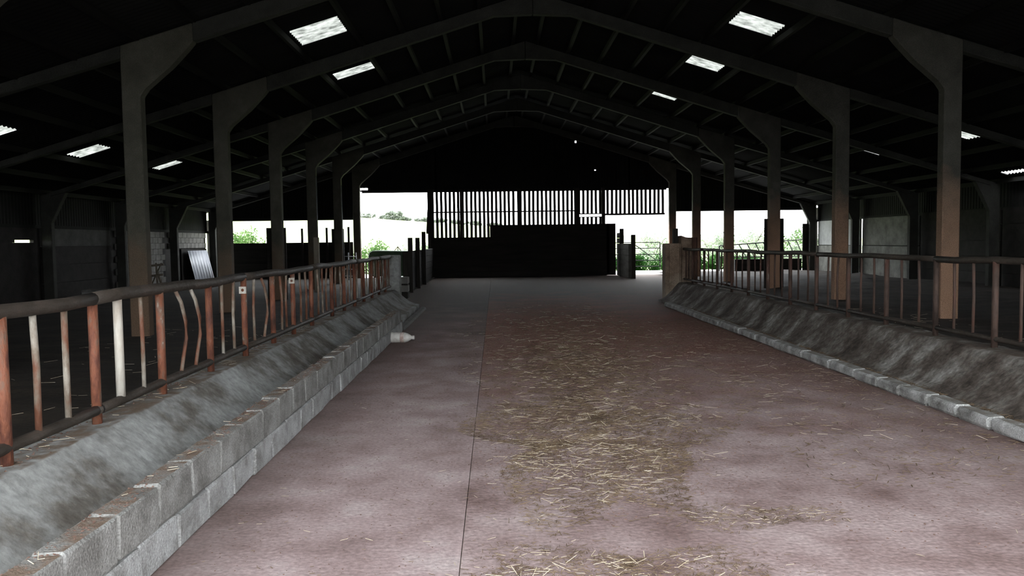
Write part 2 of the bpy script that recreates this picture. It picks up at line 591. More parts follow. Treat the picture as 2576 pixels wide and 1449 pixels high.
for (x0, x1, y0, y1, lab) in SKY:
    j0, j1 = snap(y0), snap(y1)
    m = MB()
    for j in range(j0, j1 + 1):
        for x in (x0 - .04, x1 + .04):
            m.v.append((x, yy[j], roof_z(x) + corr(yy[j]) + .008))
    for j in range(j1 - j0):
        m.f.append((2 * j, 2 * j + 1, 2 * j + 3, 2 * j + 2))
    o = m.build('skylight', M['skylight'], smooth=True)
    tag(o, lab, 'skylight', 'translucent skylights in the barn roof')
# purlins
for side in (-1, 1):
    for d in (.35, 1.25, 2.15, 3.05, 4.0, 5.24, 6.2, 7.2, 8.3, 9.35, 10.36, 11.86, 13.0, 14.0):
        x = RIDGE_X + side * d
        z = roof_z(x) - .035
        MB().box(x - .04, x + .04, YF - .5, YB + .3, z - .125, z).build('purlin', M['purlin'], ceil)

# ------------------------------------------------------------------ portal frames
ORD = ['ninth', 'eighth', 'seventh', 'sixth', 'fifth', 'fourth', 'third', 'second', 'first']


def knee(side, xc, hw):
    """column with haunch, polygon in x,z; side -1 left (haunch to +x)"""
    s = -side
    def X(a):
        return xc + s * a
    p = [(X(-hw), -.05), (X(hw), -.05), (X(hw), 4.28), (X(hw + .10), 4.42), (X(hw + .55), 4.80), (X(hw + .84), 5.10)]
    xe = X(hw + .95)
    p += [(xe, roof_z(xe) - .47), (xe, roof_z(xe) - .15), (X(-hw), roof_z(X(-hw)) - .15)]
    return p


for k, yk in enumerate(FR):
    if k == 8:
        yk -= .12
    lab = 'concrete portal frame, %s from the far gable wall' % ORD[k]
    if k == 3:
        lab = 'grey concrete portal frame whose haunched column stands nearest at the left'
    fr = thing('portal_frame', (RIDGE_X, yk, 0), lab, 'frame', 'concrete portal frames of the barn')
    y0, y1 = yk - .11, yk + .11
    for side, xc in ((-1, XL), (1, XR)):
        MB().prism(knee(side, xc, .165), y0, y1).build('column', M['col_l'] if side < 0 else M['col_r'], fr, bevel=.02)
        xs_ = xc - side * 1.116
        d0 = abs(xs_ - RIDGE_X)
        xe = RIDGE_X
        poly = [(xs_, roof_z(xs_) - .15), (xs_, roof_z(xs_) - .47), (xe + side * .9, roof_z(xe + side * .9) - .42), (xe + side * .004, roof_z(xe) - .66),
                (xe + side * .004, roof_z(xe) - .15)]
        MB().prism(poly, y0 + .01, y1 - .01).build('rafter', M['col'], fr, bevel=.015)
        xo = XLO if side < 0 else XRO
        x1 = xc + side * .166
        x2 = xo - side * .15
        poly = [(x1, roof_z(x1) - .14), (x1, roof_z(x1) - .36), (x2, roof_z(x2) - .27), (x2, roof_z(x2) - .14)]
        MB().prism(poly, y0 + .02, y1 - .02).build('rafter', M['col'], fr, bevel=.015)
        a, b_ = xo + side * .15, xo - side * .149
        poly = [(a, -.05), (b_, -.05), (b_, 2.35), (b_ - side * .45, roof_z(b_ - side * .45) - .285),
                (b_, roof_z(b_) - .275), (b_, roof_z(b_) - .14), (a, roof_z(a) - .14)]
        MB().prism(poly, y0 + .02, y1 - .02).build('outer_column', M['col'], fr, bevel=.015)

# ------------------------------------------------------------------ far gable wall
wb = MB().box(XL + .2, XR - .2, YB + .05, YB + .14, 3.98, 4.12).box(XLO, XL - .2, YB + .05, YB + .14, 2.745, 2.86) \
    .box(XR + .2, XRO, YB + .05, YB + .14, 2.95, 3.06).build('wall_back', M['clad'])
tag(wb, 'far gable wall with dark cladding above slatted boards', kind='structure')


def clad_sheet(x0, x1, zlow, y, parent, hole=None, n=14):
    """profiled vertical sheet; hole=(x,z,w,h) leaves a small tear"""
    m = MB()
    def yz(x):
        return y + .018 * (1 if math.sin(2 * math.pi * x / .15) > 0 else -1)
    cols = [x0 + (x1 - x0) * i / n for i in range(n + 1)]
    for i in range(n):
        a, b_ = cols[i], cols[i + 1]
        ya, yb2 = yz((a + b_) / 2), yz((a + b_) / 2)
        def piece(lo_a, lo_b, hi_a, hi_b):
            m.add([(a, ya, lo_a), (b_, yb2, lo_b), (b_, yb2, hi_b), (a, ya, hi_a)], [(0, 1, 2, 3)])
            if i < n - 1:
                yn = yz((cols[i + 1] + cols[i + 2]) / 2)
                m.add([(b_, yb2, lo_b), (b_, yn, lo_b), (b_, yn, hi_b), (b_, yb2, hi_b)], [(0, 1, 2, 3)])
        ta, tb = roof_z(a) + .0, roof_z(b_) + .0
        if hole and (a <= hole[0] <= b_ or abs((a + b_) / 2 - hole[0]) < hole[2] / 2):
            piece(zlow, zlow, hole[1] - hole[3] / 2, hole[1] - hole[3] / 2)
            piece(hole[1] + hole[3] / 2, hole[1] + hole[3] / 2, ta, tb)
        else:
            piece(zlow, zlow, ta, tb)
    return m.build('cladding_sheet', M['clad'], parent)


HOLES = [(*on_y(hx, hy, YB + .16).xz, hw, hh) for hx, hy, hw, hh in ((1448, 357, .07, .10), (1457, 442, .16, .05), (1330, 275, .12, .04), (1498, 428, .05, .04),
                                                                  (916, 476, .34, .10), (532, 494, .07, .06))]
x = XLW
while x < XRW - .01:
    x1 = min(x + .91, XRW)
    if XL < x1 < XL + .91 - .01:
        x1 = XL
    if XR < x1 < XR + .91 - .01:
        x1 = XR
    mid = (x + x1) / 2
    zl = 2.78 if mid < XL else (2.98 if mid > XR else 4.05)
    hole = next((h for h in HOLES if x <= h[0] < x1), None)
    clad_sheet(x - .03, x1 + .06, zl, YB + .16 + .012 * (int(round(x * 10)) % 2), wb, hole)
    x = x1

# vertical space boards
slat_me = {}


def slat(x, z0, z1):
    key = (round(z0, 2), round(z1, 2))
    if key not in slat_me:
        slat_me[key] = MB().box(-.060, .060, -.011, .011, 0, z1 - z0).mesh('space_board', M['slat'])
    place(slat_me[key], 'space_board', (x + R.uniform(-.008, .008), YB + .03, z0), wb, (0, R.uniform(-.006, .006), 0))


def px(x, y=540):
    return on_y(x, y, YB).x


x = px(1100)
while x < px(1161):
    slat(x, 1.80, 4.01)
    x += .2
x = px(1164)
while x < px(1230):
    slat(x, 1.80, 4.01)
    x += .2
x = px(1238)
while x < px(1300):
    slat(x, 2.34, 4.01)
    x += .2
x = px(1310)
while x < px(1444):
    slat(x, 2.34, 4.01)
    x += .2
x = px(1457)
while x < px(1517):
    slat(x, 2.90, 4.01)
    slat(x, 2.38, 2.76)
    x += .2
x = px(1529)
while x < px(1668):
    slat(x, 2.87, 4.01)
    x += .2
for (a, b_, z, h) in ((1090, 1447, 3.04, .06), (1457, 1517, 2.89, .05), (1457, 1517, 2.74, .04), (1517, 1672, 2.85, .09), (1090, 1232, 1.82, .08)):
    MB().box(px(a), px(b_), YB - .05, YB + .02, z - h / 2, z + h / 2).build('girt', M['slat'], wb)
for (a, b_, z0) in ((1076, 1092, 0), (1157, 1163, 1.7), (1301, 1310, 2.2), (1444, 1457, 0), (1513, 1522, 0)):
    MB().box(px(a), px(b_), YB - .12, YB - .005, z0, 4.10).build('stud', M['slat'], wb)
# broad board flaring out beside the door post
MB().prism([(px(1072), 2.05), (px(1090), 2.05), (px(1090), 3.2), (px(1076), 3.2)], YB - .17, YB - .13).build('stud', M['slat'], wb)
# board wall in the left lean-to gable
for i in range(7):
    MB().box(XLO + .55, XL - .25, YB - .03, YB + .03, .012 + .243 * i, .255 + .243 * i).build('wall_board', M['timber'], wb)
for p_, t_ in ((760, 575), (822, 573), (877, 571)):
    xx = on_y(p_, 590, YB - .08).x
    MB().box(xx - .045, xx + .045, YB - .12, YB - .03, 0, on_y(p_, t_, YB).z).build('post', M['post'], wb)
MB().box(XLO + .15, XLO + .28, YB - .05, YB + .05, 0, 2.76).build('post', M['post'], wb)
MB().box(XRO - .42, XRO - .14, YB - .2, YB - .14, 0, 2.30).build('post', M['timber'], wb)
MB().box(XLW - .05, XLO + .15, YB - .03, YB + .05, 0, 2.80).build('wall_board', M['timber'], wb)
MB().box(XRO - .14, XRW + .05, YB - .03, YB + .05, 0, 3.05).build('wall_board', M['timber'], wb)
# low wall in the right lean-to gable
o = MB().box(11.3, XRO - .43, YB - .1, YB + .15, .1, .66).build('low_wall', M['timber'])
tag(o, 'low dark wall under the slanted-bar barrier at the right opening', 'wall')

# ------------------------------------------------------------------ side walls
def chamfer_block(lx, ly, lz, ch, mt, seed, name, jit=.004):
    bm = bmesh.new()
    bmesh.ops.create_cube(bm, size=1.0)
    bmesh.ops.scale(bm, vec=(lx, ly, lz), verts=bm.verts)
    bmesh.ops.bevel(bm, geom=list(bm.edges), offset=ch, segments=1, affect='EDGES', profile=.5)
    r = random.Random(seed)
    for v in bm.verts:
        v.co += Vector((r.uniform(-jit, jit), r.uniform(-jit, jit), r.uniform(-jit, jit)))
    me = bpy.data.meshes.new(name)
    bm.to_mesh(me)
    bm.free()
    me.materials.append(mt)
    return me


def clad_strip(x, y0, y1, z0, z1, parent, m):
    mb = MB()
    n = max(2, int((y1 - y0) / .075))
    for i in range(n + 1):
        y = y0 + (y1 - y0) * i / n
        dx = .02 * (i % 2)
        mb.v += [(x + dx, y, z0), (x + dx, y, z1)]
    for i in range(n):
        mb.f.append((2 * i, 2 * i + 2, 2 * i + 3, 2 * i + 1))
    return mb.build('cladding_sheet', m, parent)


wl = MB().box(XLW - .06, XLW + .02, YF, YB, 2.2, 2.3).build('wall_left', M['clad'])
tag(wl, 'left side wall of the pens with pale blockwork and dark sheets', kind='structure')
wr = MB().box(XRW - .02, XRW + .06, YF, YB, 2.38, 2.48).build('wall_right', M['clad'])
tag(wr, 'right side wall of the pens with grey concrete panels', kind='structure')
blk_wall = [chamfer_block(.10, .44, .215, .008, M['wallblock'], 40 + i, 'block') for i in range(3)]
for k in range(8):
    a, b_ = FR[k] + .16, FR[k + 1] - .16
    # left bay
    clad_strip(XLW, FR[k], FR[k + 1], 2.28, roof_z(XLW) - .02, wl, M['clad'])
    if k >= 6:
        zlo = 1.50 if k == 7 else 0.0
        rows = int(round((2.22 - zlo) / .225))
        for r_ in range(rows):
            z = 2.2 - .225 * (r_ + .5)
            y = a + .26 + (.225 if r_ % 2 else 0)
            while y + .22 < b_ - .05:
                place(R.choice(blk_wall), 'block', (XLW, y, z), wl)
                y += .45
        if k == 7:
            MB().box(XLW - .04, XLW, a + 1.3, b_, .0, 1.49).build('door_board', M['timber'], wl)
    elif k == 5:
        for i in range(4):
            if i != 1:
                MB().box(XLW - .05, XLW + .02, a, b_ - .05, .02 + .55 * i, .55 + .55 * i).build('wall_panel', M['greypanel'] if i == 3 else M['timber'], wl)
            else:
                MB().box(XLW - .05, XLW + .02, a, b_ - .05, .57, 1.10).build('wall_panel', M['timber'], wl)
    elif k == 4:
        # slot of daylight left open between the boards
        MB().box(XLW - .05, XLW + .02, a, b_ - .02, .0, 1.78).build('wall_panel', M['timber'], wl)
        MB().box(XLW - .05, XLW + .02, a, b_ - .02, 1.86, 2.2).build('wall_panel', M['timber'], wl)
        MB().box(XLW - .05, XLW + .02, a, on_x(35, 608, XLW).y, 1.781, 1.859).build('wall_panel', M['timber'], wl)
        MB().box(XLW - .05, XLW + .02, on_x(83, 608, XLW).y, b_ - .02, 1.781, 1.859).build('wall_panel', M['timber'], wl)
    else:
        MB().box(XLW - .05, XLW + .02, a - .16, b_ + .16, .0, 2.2).build('wall_panel', M['timber'], wl)
    # right bay
    clad_strip(XRW, FR[k], FR[k + 1], 2.46, roof_z(XRW) - .02, wr, M['clad'])
    if k >= 6:
        mt_hi = M['litpanel'] if k == 7 else M['wallpanel']
        e_ = .12 if k == 6 else .0
        MB().box(XRW - .05, XRW + .05, a + (.14 if k == 7 else 0), b_ - .02, 1.30, 2.40).build('wall_panel', mt_hi, wr, bevel=.01)
        MB().box(XRW - .08, XRW + .05, a + (.14 if k == 7 else 0), b_ - .02, .0, 1.275).build('wall_panel', M['wallpanel'], wr, bevel=.01)
    else:
        for i in range(5):
            MB().box(XRW - .04, XRW + .04, a - .1, b_ + .1, .02 + .49 * i, .49 + .49 * i).build('wall_panel', M['timber'], wr)

def back_left(y0, y1, z0=0, z1=2.3):
    MB().box(XLW - .10, XLW - .06, y0, y1, z0, z1).build('backing', M['timber'], wl)


gaps = ((on_x(35, 608, XLW).y, on_x(83, 608, XLW).y, 1.78, 1.86), (on_x(132, 620, XLW).y, on_x(139, 620, XLW).y, 1.35, 1.86),
        (on_x(433, 600, XLW).y, on_x(440, 600, XLW).y, 1.55, 2.3))
yc = YF
for (g0, g1, gz0, gz1) in gaps:
    back_left(yc, g0)
    back_left(g0, g1, 0, gz0)
    if gz1 < 2.29:
        back_left(g0, g1, gz1, 2.3)
    yc = g1
back_left(yc, FR[8] - .1)
MB().box(XRW + .06, XRW + .10, YF, FR[7] + .10, 0, 2.56).build('backing', M['timber'], wr)
MB().box(XRW + .06, XRW + .10, FR[7] + .24, FR[8], 0, 2.56).build('backing', M['timber'], wr)
# front wall: closed over the pens, open in the middle
wf = MB().prism([(XLW, 0), (XL - .2, 0), (XL - .2, 4.9), (XR + .2, 4.9), (XR + .2, 0), (XRW, 0), (XRW, roof_z(XRW)), (RIDGE_X, RIDGE_Z), (XLW, roof_z(XLW))],
                YF - .25, YF - .15).build('wall_front', M['clad'])
tag(wf, 'front gable wall open in the middle', kind='structure')

# added unseen shed behind the camera, blocks low sky light from the open end
sh = thing('sky_block_shed', (0, -18, 0), 'added unseen dark shed blocking low sky light opposite the open end', 'building')
MB().box(-24, 26, -24, -15, -.05, 4.0).build('wall', M['clad'], sh)
MB().prism([(-24.5, 4.0), (26.5, 4.0), (26.5, 4.15), (-24.5, 4.15)], -24.4, -14.6).build('roof', M['roof'], sh)  # roof of the added unseen sky-blocking shed
for i in range(4):
    MB().box(-19 + 11 * i, -15 + 11 * i, -15.0, -14.92, 0, 3.2).build('sky_block_door', M['timber'], sh)

# ------------------------------------------------------------------ left feed wall of blocks
fw = thing('feed_wall', (-1.80, 8, 0), 'low wall of grey concrete blocks edging the passage at the left', 'wall')
MB().box(-1.855, -1.745, 2.2, 14.6, 0, .40).build('mortar', M['mortar'], fw)
hi = [chamfer_block(.14, .44, .218, .012, M['block'], 60 + i, 'block', .006) for i in range(6)]
lo = [chamfer_block(.135, .44, .19, .010, M['block_lo'], 70 + i, 'block', .006) for i in range(6)]
y = 2.45
i = 0
while y < 14.5:
    place(hi[i % 6], 'block', (-1.80 + R.uniform(-.006, .006), y, .308 + R.uniform(-.004, .004)), fw, (0, 0, R.uniform(-.008, .008)))
    y += .4505
    i += 1
y = 2.45 + .21
i = 0
while y < 14.5:
    place(lo[i % 6], 'block', (-1.79 + R.uniform(-.008, .006), y, .097), fw, (0, 0, R.uniform(-.01, .01)))
    y += .4505
    i += 1
place(chamfer_block(.14, .2, .2, .02, M['block'], 80, 'block'), 'block', (-1.80, 14.72, .1), fw, (0, .1, .05))
# worn kerb continuing past the end of the wall
o = MB().prism([(-1.86, 0), (-1.72, 0), (-1.74, .05), (-1.83, .06)], 14.9, 19.6).build('kerb_strip', M['mortar'])
tag(o, 'worn low concrete strip continuing past the end of the block wall', 'kerb')


# ------------------------------------------------------------------ troughs
def trough(name, prof, y0, y1, m, label, amp, seed):
    r = random.Random(seed)
    n = int((y1 - y0) / .12)
    mb = MB()
    # refine the profile
    fine = []
    for i in range(len(prof) - 1):
        a, b_ = Vector(prof[i]), Vector(prof[i + 1])
        s_ = max(1, int((b_ - a).length / .07))
        for j in range(s_):
            fine.append(a + (b_ - a) * j / s_)
    fine.append(Vector(prof[-1]))
    np_ = len(fine)
    for j in range(n + 1):
        y = y0 + (y1 - y0) * j / n
        for i, p in enumerate(fine):
            e = 0 if i in (0, np_ - 1) else amp
            mb.v.append((p.x + r.uniform(-e, e) * .6, y, p.y + e * .7 * math.sin(y * 2.1 + 5 * p.x + seed) * math.sin(y * .83 + 3 * p.x) + r.uniform(-e, e) * .5))
    for j in range(n):
        for i in range(np_ - 1):
            a = j * np_ + i
            mb.f.append((a, a + 1, a + np_ + 1, a + np_))
    mb.f.append(tuple(range(np_)))
    mb.f.append(tuple(reversed(range(n * np_, (n + 1) * np_))))
    o = mb.build(name, m, smooth=True)
    return tag(o, label, 'trough')


trough('feed_trough', [(-1.885, .002), (-1.885, .13), (-1.98, .145), (-2.10, .19), (-2.23, .28), (-2.36, .39), (-2.47, .478), (-2.49, .488), (-2.75, .48), (-2.75, .0)],
       2.0, 19.6, M['trough'], 'sloping grey concrete feed trough between block wall and left barrier', .006, 2)
trough('feed_trough', [(4.285, .002), (4.285, .05), (4.38, .075), (4.49, .14), (4.60, .24), (4.71, .36), (4.82, .475), (4.85, .50), (5.13, .505), (5.13, .0)],
       2.0, 20.9, M['trough_r'], 'dung-stained concrete feed trough between pale kerb and right barrier', .013, 9)

# ------------------------------------------------------------------ right kerb
kb = thing('kerb', (4.18, 10, 0), 'low pale kerb of concrete lengths edging the passage at the right', 'kerb')
kj = [2490, 2405, 2331, 2262, 2207, 2147, 2082, 2016, 1944, 1900, 1858, 1806, 1759, 1728, 1700, 1672]
yj = sorted([on_x(x, 608 + .37 * (x - 1247), 4.11).y for x in kj] + [5.95, 5.45, 4.95, 4.45, 3.95, 3.45])
kme = {}
for i in range(len(yj) - 1):
    a, b_ = yj[i], yj[i + 1]
    L_ = b_ - a - .012
    if b_ - a > 1.2:
        pass
    me = chamfer_block(.17, L_, .115, .026, M['kerb'], 90 + i, 'kerb_stone', .006)
    place(me, 'kerb_stone', (4.19 + R.uniform(-.010, .010), (a + b_) / 2, .0565), kb, (0, R.uniform(-.03, .03), R.uniform(-.012, .012)))


# ------------------------------------------------------------------ barriers
def ring_plate(mb, x, y, z, r0, half):
    """small square plate with a round hole, facing -y"""
    n = 16
    vs = []
    for k in range(n):
        t = 2 * math.pi * k / n
        c, s_ = math.cos(t), math.sin(t)
        q = half / max(abs(c), abs(s_))
        for yy_ in (y - .004, y + .004):
            vs.append((x + r0 * c, yy_, z + r0 * s_))
            vs.append((x + q * c, yy_, z + q * s_))
    fs = []
    for k in range(n):
        a, b_ = 4 * k, 4 * ((k + 1) % n)
        fs += [(a, a + 1, b_ + 1, b_), (a + 2, b_ + 2, b_ + 3, a + 3), (a + 1, a + 3, b_ + 3, b_ + 1), (a, b_, b_ + 2, a + 2)]
    mb.add(vs, fs)


def barrier(X, px_list, top_z, base_z, low_z, y_end, label, seed, mats, rr):
    r = random.Random(seed)
    root = thing('feed_barrier', (X, 10, base_z), label, 'barrier')
    ys_ = []
    for (p, kind) in px_list:
        ys_.append((on_x(p, 608 + (.29 if X < 0 else .14) * abs(p - 1247), X).y, kind))
    last = ys_[-1][0]
    cnt = 1
    pitch = (ys_[-1][0] - ys_[3][0]) / (len(ys_) - 4)
    while last + pitch < y_end:
        last += pitch
        ys_.append((last, 'post' if cnt % 3 == 0 else 'bar'))
        cnt += 1
    first = ys_[0][0]
    cnt = 1 if ys_[0][1] == 'bar' and ys_[1][1] == 'post' else 0
    while first - pitch > 2.6:
        first -= pitch
        cnt += 1
        ys_.insert(0, (first, 'post' if cnt % 3 == 0 else 'bar'))
    posts = [y for y, k in ys_ if k in ('post', 'plate')]
    y_start = ys_[0][0] - .3
    # rails in lengths of about three metres
    def wob(y):
        return .012 * math.sin(y * 1.3 + seed) + .008 * math.sin(y * 2.9)
    cuts = [y_start] + [p for i, p in enumerate(posts) if i % 3 == 2] + [y_end + .05]
    for i in range(len(cuts) - 1):
        a, b_ = cuts[i] - .03, cuts[i + 1] + .03
        n = max(2, int((b_ - a) / .35))
        pts = [(X + wob(a + (b_ - a) * j / n), a + (b_ - a) * j / n, top_z - rr + .6 * wob(1.7 * (a + (b_ - a) * j / n))) for j in range(n + 1)]
        MB().tube(pts, rr * (1 + .06 * (i % 2)), 12).build('top_rail', mats['rail'], root, smooth=True)
        pts = [(X + .5 * wob(a + (b_ - a) * j / n), a + (b_ - a) * j / n, low_z) for j in range(n + 1)]
        MB().tube(pts, rr * .80, 10).build('bottom_rail', mats['rail'], root, smooth=True)
    for i, (y, kind) in enumerate(ys_):
        dx, dy = r.uniform(-.012, .012), r.uniform(-.02, .02)
        if kind in ('post', 'plate'):
            rad = .031
            o = MB().tube([(X, y, base_z - .03), (X, y, top_z - rr * 1.2)], rad, 12).build('post', mats['post'], root, smooth=True)
            if kind == 'plate':
                q = MB()
                ring_plate(q, X, y - rad - .006, top_z - rr - .13, .016, .036)
                q.build('plate', M['whitepaint'], o)
        elif kind == 'white':
            MB().tube([(X, y, low_z), (X, y, top_z - rr * 1.2)], .030, 12).build('bar', M['whitepaint'], root, smooth=True)
        elif kind in ('bent', 'bent2'):
            s_ = 1 if kind == 'bent' else -1
            H_ = top_z - low_z - rr
            pts = [(X, y + s_ * -.09, top_z - rr), (X + .02, y + s_ * .0, low_z + H_ * .82), (X + .03, y + s_ * .06, low_z + H_ * .6),
                   (X + .025, y + s_ * .07, low_z + H_ * .4), (X + .01, y + s_ * .04, low_z + H_ * .2), (X, y, low_z)]
            MB().tube(pts, .0155, 8).build('bar', mats['bar'], root, smooth=True)
        else:
            rad = .0195 if y < 5.6 else .0155
            m_ = (low_z + top_z) / 2
            MB().tube([(X + dx, y + dy * .6, low_z), (X + dx * 1.5, y + dy, m_), (X, y, top_z - rr)], rad, 8).build('bar', mats['bar'], root, smooth=True)
    return root, ys_


LB = [(8, 'post'), (88, 'bar'), (167, 'bar'), (238, 'post'), (300, 'white'), (357, 'bar'), (405, 'post'), (452, 'bent'), (488, 'bent'), (527, 'post'),
      (560, 'bar'), (590, 'bar'), (615, 'plate'), (641, 'bar'), (662, 'bent'), (686, 'post'), (705, 'bar'), (722, 'bar'), (737, 'plate'), (754, 'bar'),
      (768, 'bar'), (783, 'post'), (798, 'bar')]
lbar, _ = barrier(-2.6, LB, 1.34, .48, .575, 19.5, 'red and white peeling tubular feed barrier along the left trough', 1,
        {'rail': M['rail'], 'post': M['redpaint'], 'bar': M['barpaint']}, .041)
RB = [(2569, 'bar'), (2503, 'post'), (2447, 'bar'), (2399, 'bar'), (2354, 'post'), (2310, 'bar'), (2267, 'bar'), (2230, 'post'), (2198, 'bar'), (2167, 'bar'),
      (2134, 'post'), (2109, 'bar'), (2084, 'bar'), (2054, 'post'), (2030, 'bar'), (2008, 'bar'), (1988, 'post')]
barrier(5.0, RB, 1.41, .50, .59, 20.9, 'rusty brown tubular feed barrier along the right trough', 4,
        {'rail': M['rail'], 'post': M['rustbar'], 'bar': M['rustbar']}, .034)

# ------------------------------------------------------------------ piers
pr = thing('pier', (4.9, 21.3, 0), 'tall brown-stained concrete pier ending the right trough', 'pier')
MB().box(4.52, 4.965, 21.1, 21.5, 0, 1.53).build('shaft', M['pier'], pr, bevel=.02)
MB().box(4.62, 4.89, 21.05, 21.099, 0, 1.525).build('front_strip', M['tan'], pr, bevel=.01)
MB().prism([(4.97, 0), (5.26, 0), (5.26, 1.68), (5.10, 1.69), (4.97, 1.74)], 21.2, 21.6).build('slab', M['pier'], pr, bevel=.015)
MB().box(4.83, 4.96, 21.52, 21.66, 0, 1.93).build('post', M['post'], pr)
o = thing('steel_stanchion', (5.37, 21.4, 0), 'dark rusty steel stanchion with a tie plate beside the brown pier', 'post')
MB().box(5.28, 5.30, 21.35, 21.49, 0, 1.68).box(5.43, 5.45, 21.35, 21.49, 0, 1.68).box(5.30, 5.43, 21.41, 21.43, 0, 1.68).build('channel', M['rust'], o)
MB().box(5.275, 5.455, 21.33, 21.349, .98, 1.08).build('tie_plate', M['rust'], o)

o = MB().box(-2.80, -2.38, 19.7, 20.15, 0, 1.335).build('pier', M['trough'], bevel=.02)
tag(o, 'grey concrete pier ending the left barrier', 'pier')
bs = [chamfer_block(.25, .44, .19, .01, M['wallblock'], 120 + i, 'block') for i in range(2)]
for i, lab in enumerate(('lower pale concrete block stacked beside the timber bunker wall', 'upper pale concrete block stacked beside the timber bunker wall')):
    o = place(bs[i], 'concrete_block', (-2.70, 23.6, .295 + i * .24))
    tag(o, lab, 'block', 'loose concrete blocks by the bunker')
o = MB().box(-2.81, -2.59, 23.4, 23.8, .392, .438).build('packing_board', M['timber'])
tag(o, 'dark board laid between the two stacked concrete blocks', 'board')
o = MB().box(-2.82, -2.58, 23.37, 23.83, 0, .198).build('base_stone', M['timber'], bevel=.02)
tag(o, 'dark stone carrying the two stacked pale blocks', 'stone')

# ------------------------------------------------------------------ bunker walls of sleepers at the far end
bw = thing('sleeper_wall', (1, YB - .3, 0), 'black sleeper wall under the slatted boards at the far end', 'wall')
for i in range(10):
    z0 = .02 + .24 * i
    x0 = -2.97 if z0 < 1.6 else px(1232)
    MB().box(x0, px(1525) + .08, YB - .42, YB - .28, z0, z0 + .232).build('sleeper', M['timber'], bw)
MB().box(-2.97, px(1232), YB - .27, YB - .2, 0, 1.86).box(px(1232) + .001, px(1524), YB - .27, YB - .2, 0, 2.36).build('backing', M['timber'], bw)
MB().box(px(1523), px(1545), YB - .42, YB - .28, .02, 2.42).build('upright', M['timber'], bw)
sw = thing('sleeper_wall', (-2.84, 31, 0), 'dark sleeper side wall with uprights standing proud at the left of the bunker', 'wall')
for i in range(5):
    MB().box(-2.98, -2.86, 26.2, YB - .45, .02 + .268 * i, .282 + .268 * i).build('sleeper', M['timber'], sw)
for (p, t) in ((1032, 598), (1050.5, 598), (1066, 583)):
    yy_ = on_x(p, 610, -2.78).y
    MB().box(-2.855, -2.71, yy_ - .07, yy_ + .07, 0, on_y(p, t, yy_).z).build('upright', M['post'], sw)
MB().box(-3.04, -2.985, 26.2, YB - .45, 0, 1.34).build('backing', M['timber'], sw)
MB().box(-3.0, -2.86, 26.05, 26.19, 0, 1.36).build('upright', M['post'], sw)
ew = thing('sleeper_wall', (5.7, 35, 0), 'stepped grey sleeper side wall with uprights at the right of the bunker', 'wall')
M['greyboard'] = mat('grey weathered board', [(.3, (.07, .068, .06)), (.7, (.15, .145, .13))], scale=4, stretch=(1, .2, 1), rand=1)
for i in range(6):
    MB().box(5.66, 5.78, 33.75, YB - .45, .02 + .245 * i, .258 + .245 * i).build('sleeper', M['greyboard'], ew)
for i in range(6, 8):
    MB().box(5.66, 5.78, 36.2, YB - .45, .02 + .245 * i, .258 + .245 * i).build('sleeper', M['greyboard'], ew)
MB().box(5.785, 5.83, 33.75, YB - .45, 0, 1.45).build('backing', M['timber'], ew)
for (p, t, yy_) in ((1593, 590, 33.6), (1564, 575, 36.1)):
    xx = on_y(p, 640, yy_).x
    MB().box(xx - .085, xx + .085, yy_ - .09, yy_ + .09, 0, on_y(p, t, yy_).z).build('upright', M['post'], ew)

# ------------------------------------------------------------------ boards strapped to columns
def colboard(x, yk, hw, z1, label):
    o = MB().box(x - hw, x + hw, yk + .12, yk + .19, .0, z1).build('guard_board', M['timber'], bevel=.01)
    return tag(o, label, 'board', 'guard boards behind the columns')


colboard(XL - .08, FR[5], .285, 2.13, 'dark upright board behind the third column of the left row')
colboard(XL - .06, FR[7], .25, 2.25, 'dark upright board behind the fifth column of the left row')
colboard(XR + .06, FR[5], .29, 2.22, 'dark upright board behind the third column of the right row')

# thin conduits on two left columns
for (k, xx, lab) in ((7, XL + .19, 'thin white pipe down the fifth column of the left row'), (6, XL + .19, 'thin grey pipe down the fourth column of the left row')):
    o = MB().tube([(xx, FR[k] - .1, .3), (xx, FR[k] - .1, 4.0)], .016, 8).build('drop_pipe', M['galv'], smooth=True)
    tag(o, lab, 'pipe', 'thin pipes on the left columns')
o = MB().box(-6.10, -5.93, 26.9, 27.05, 0, 1.86).build('timber_post', M['palepost'], bevel=.01)
tag(o, 'pale rough timber post in front of the fourth column of the left row', 'post')

# ------------------------------------------------------------------ things in the left pens
# corrugated sheet leaning on the left wall
ls = MB()
n = 48
for i in range(n + 1):
    t = i / n
    dx = .018 * math.cos(t * math.pi * 2 * 7)
    yt = 34.45 + 2.3 * t
    ls.v.append((-12.93 + dx, yt + .10, .05))
    ls.v.append((-13.20 + dx, yt, 1.42))
for i in range(n):
    ls.f.append((2 * i, 2 * i + 2, 2 * i + 3, 2 * i + 1))
o = ls.build('corrugated_sheet', M['sheet'], smooth=True)
sol = o.modifiers.new('thickness', 'SOLIDIFY')
sol.thickness = .004
tag(o, 'shiny corrugated metal sheet leaning by the pale block wall at the left', 'metal sheet')
# broken hurdle
hd = thing('wooden_hurdle', (-12.6, 30, 0), 'broken grey wooden hurdle leaning at the left wall behind the nearest column', 'hurdle')
for (a, b_) in (((-12.9, 29.9, .02), (-12.55, 30.2, 1.0)), ((-12.55, 29.8, .02), (-12.75, 30.2, 1.0)), ((-12.35, 29.8, .02), (-12.68, 30.1, .7))):
    MB().bar(a, b_, .07, .03).build('brace', M['palepost'], hd)
for z in (.52, .9):
    MB().bar((-12.95, 30.02 + (z - .52) * .2, z), (-12.42, 30.02 + (z - .52) * .2, z + .05), .03, .08).build('rail', M['palepost'], hd)
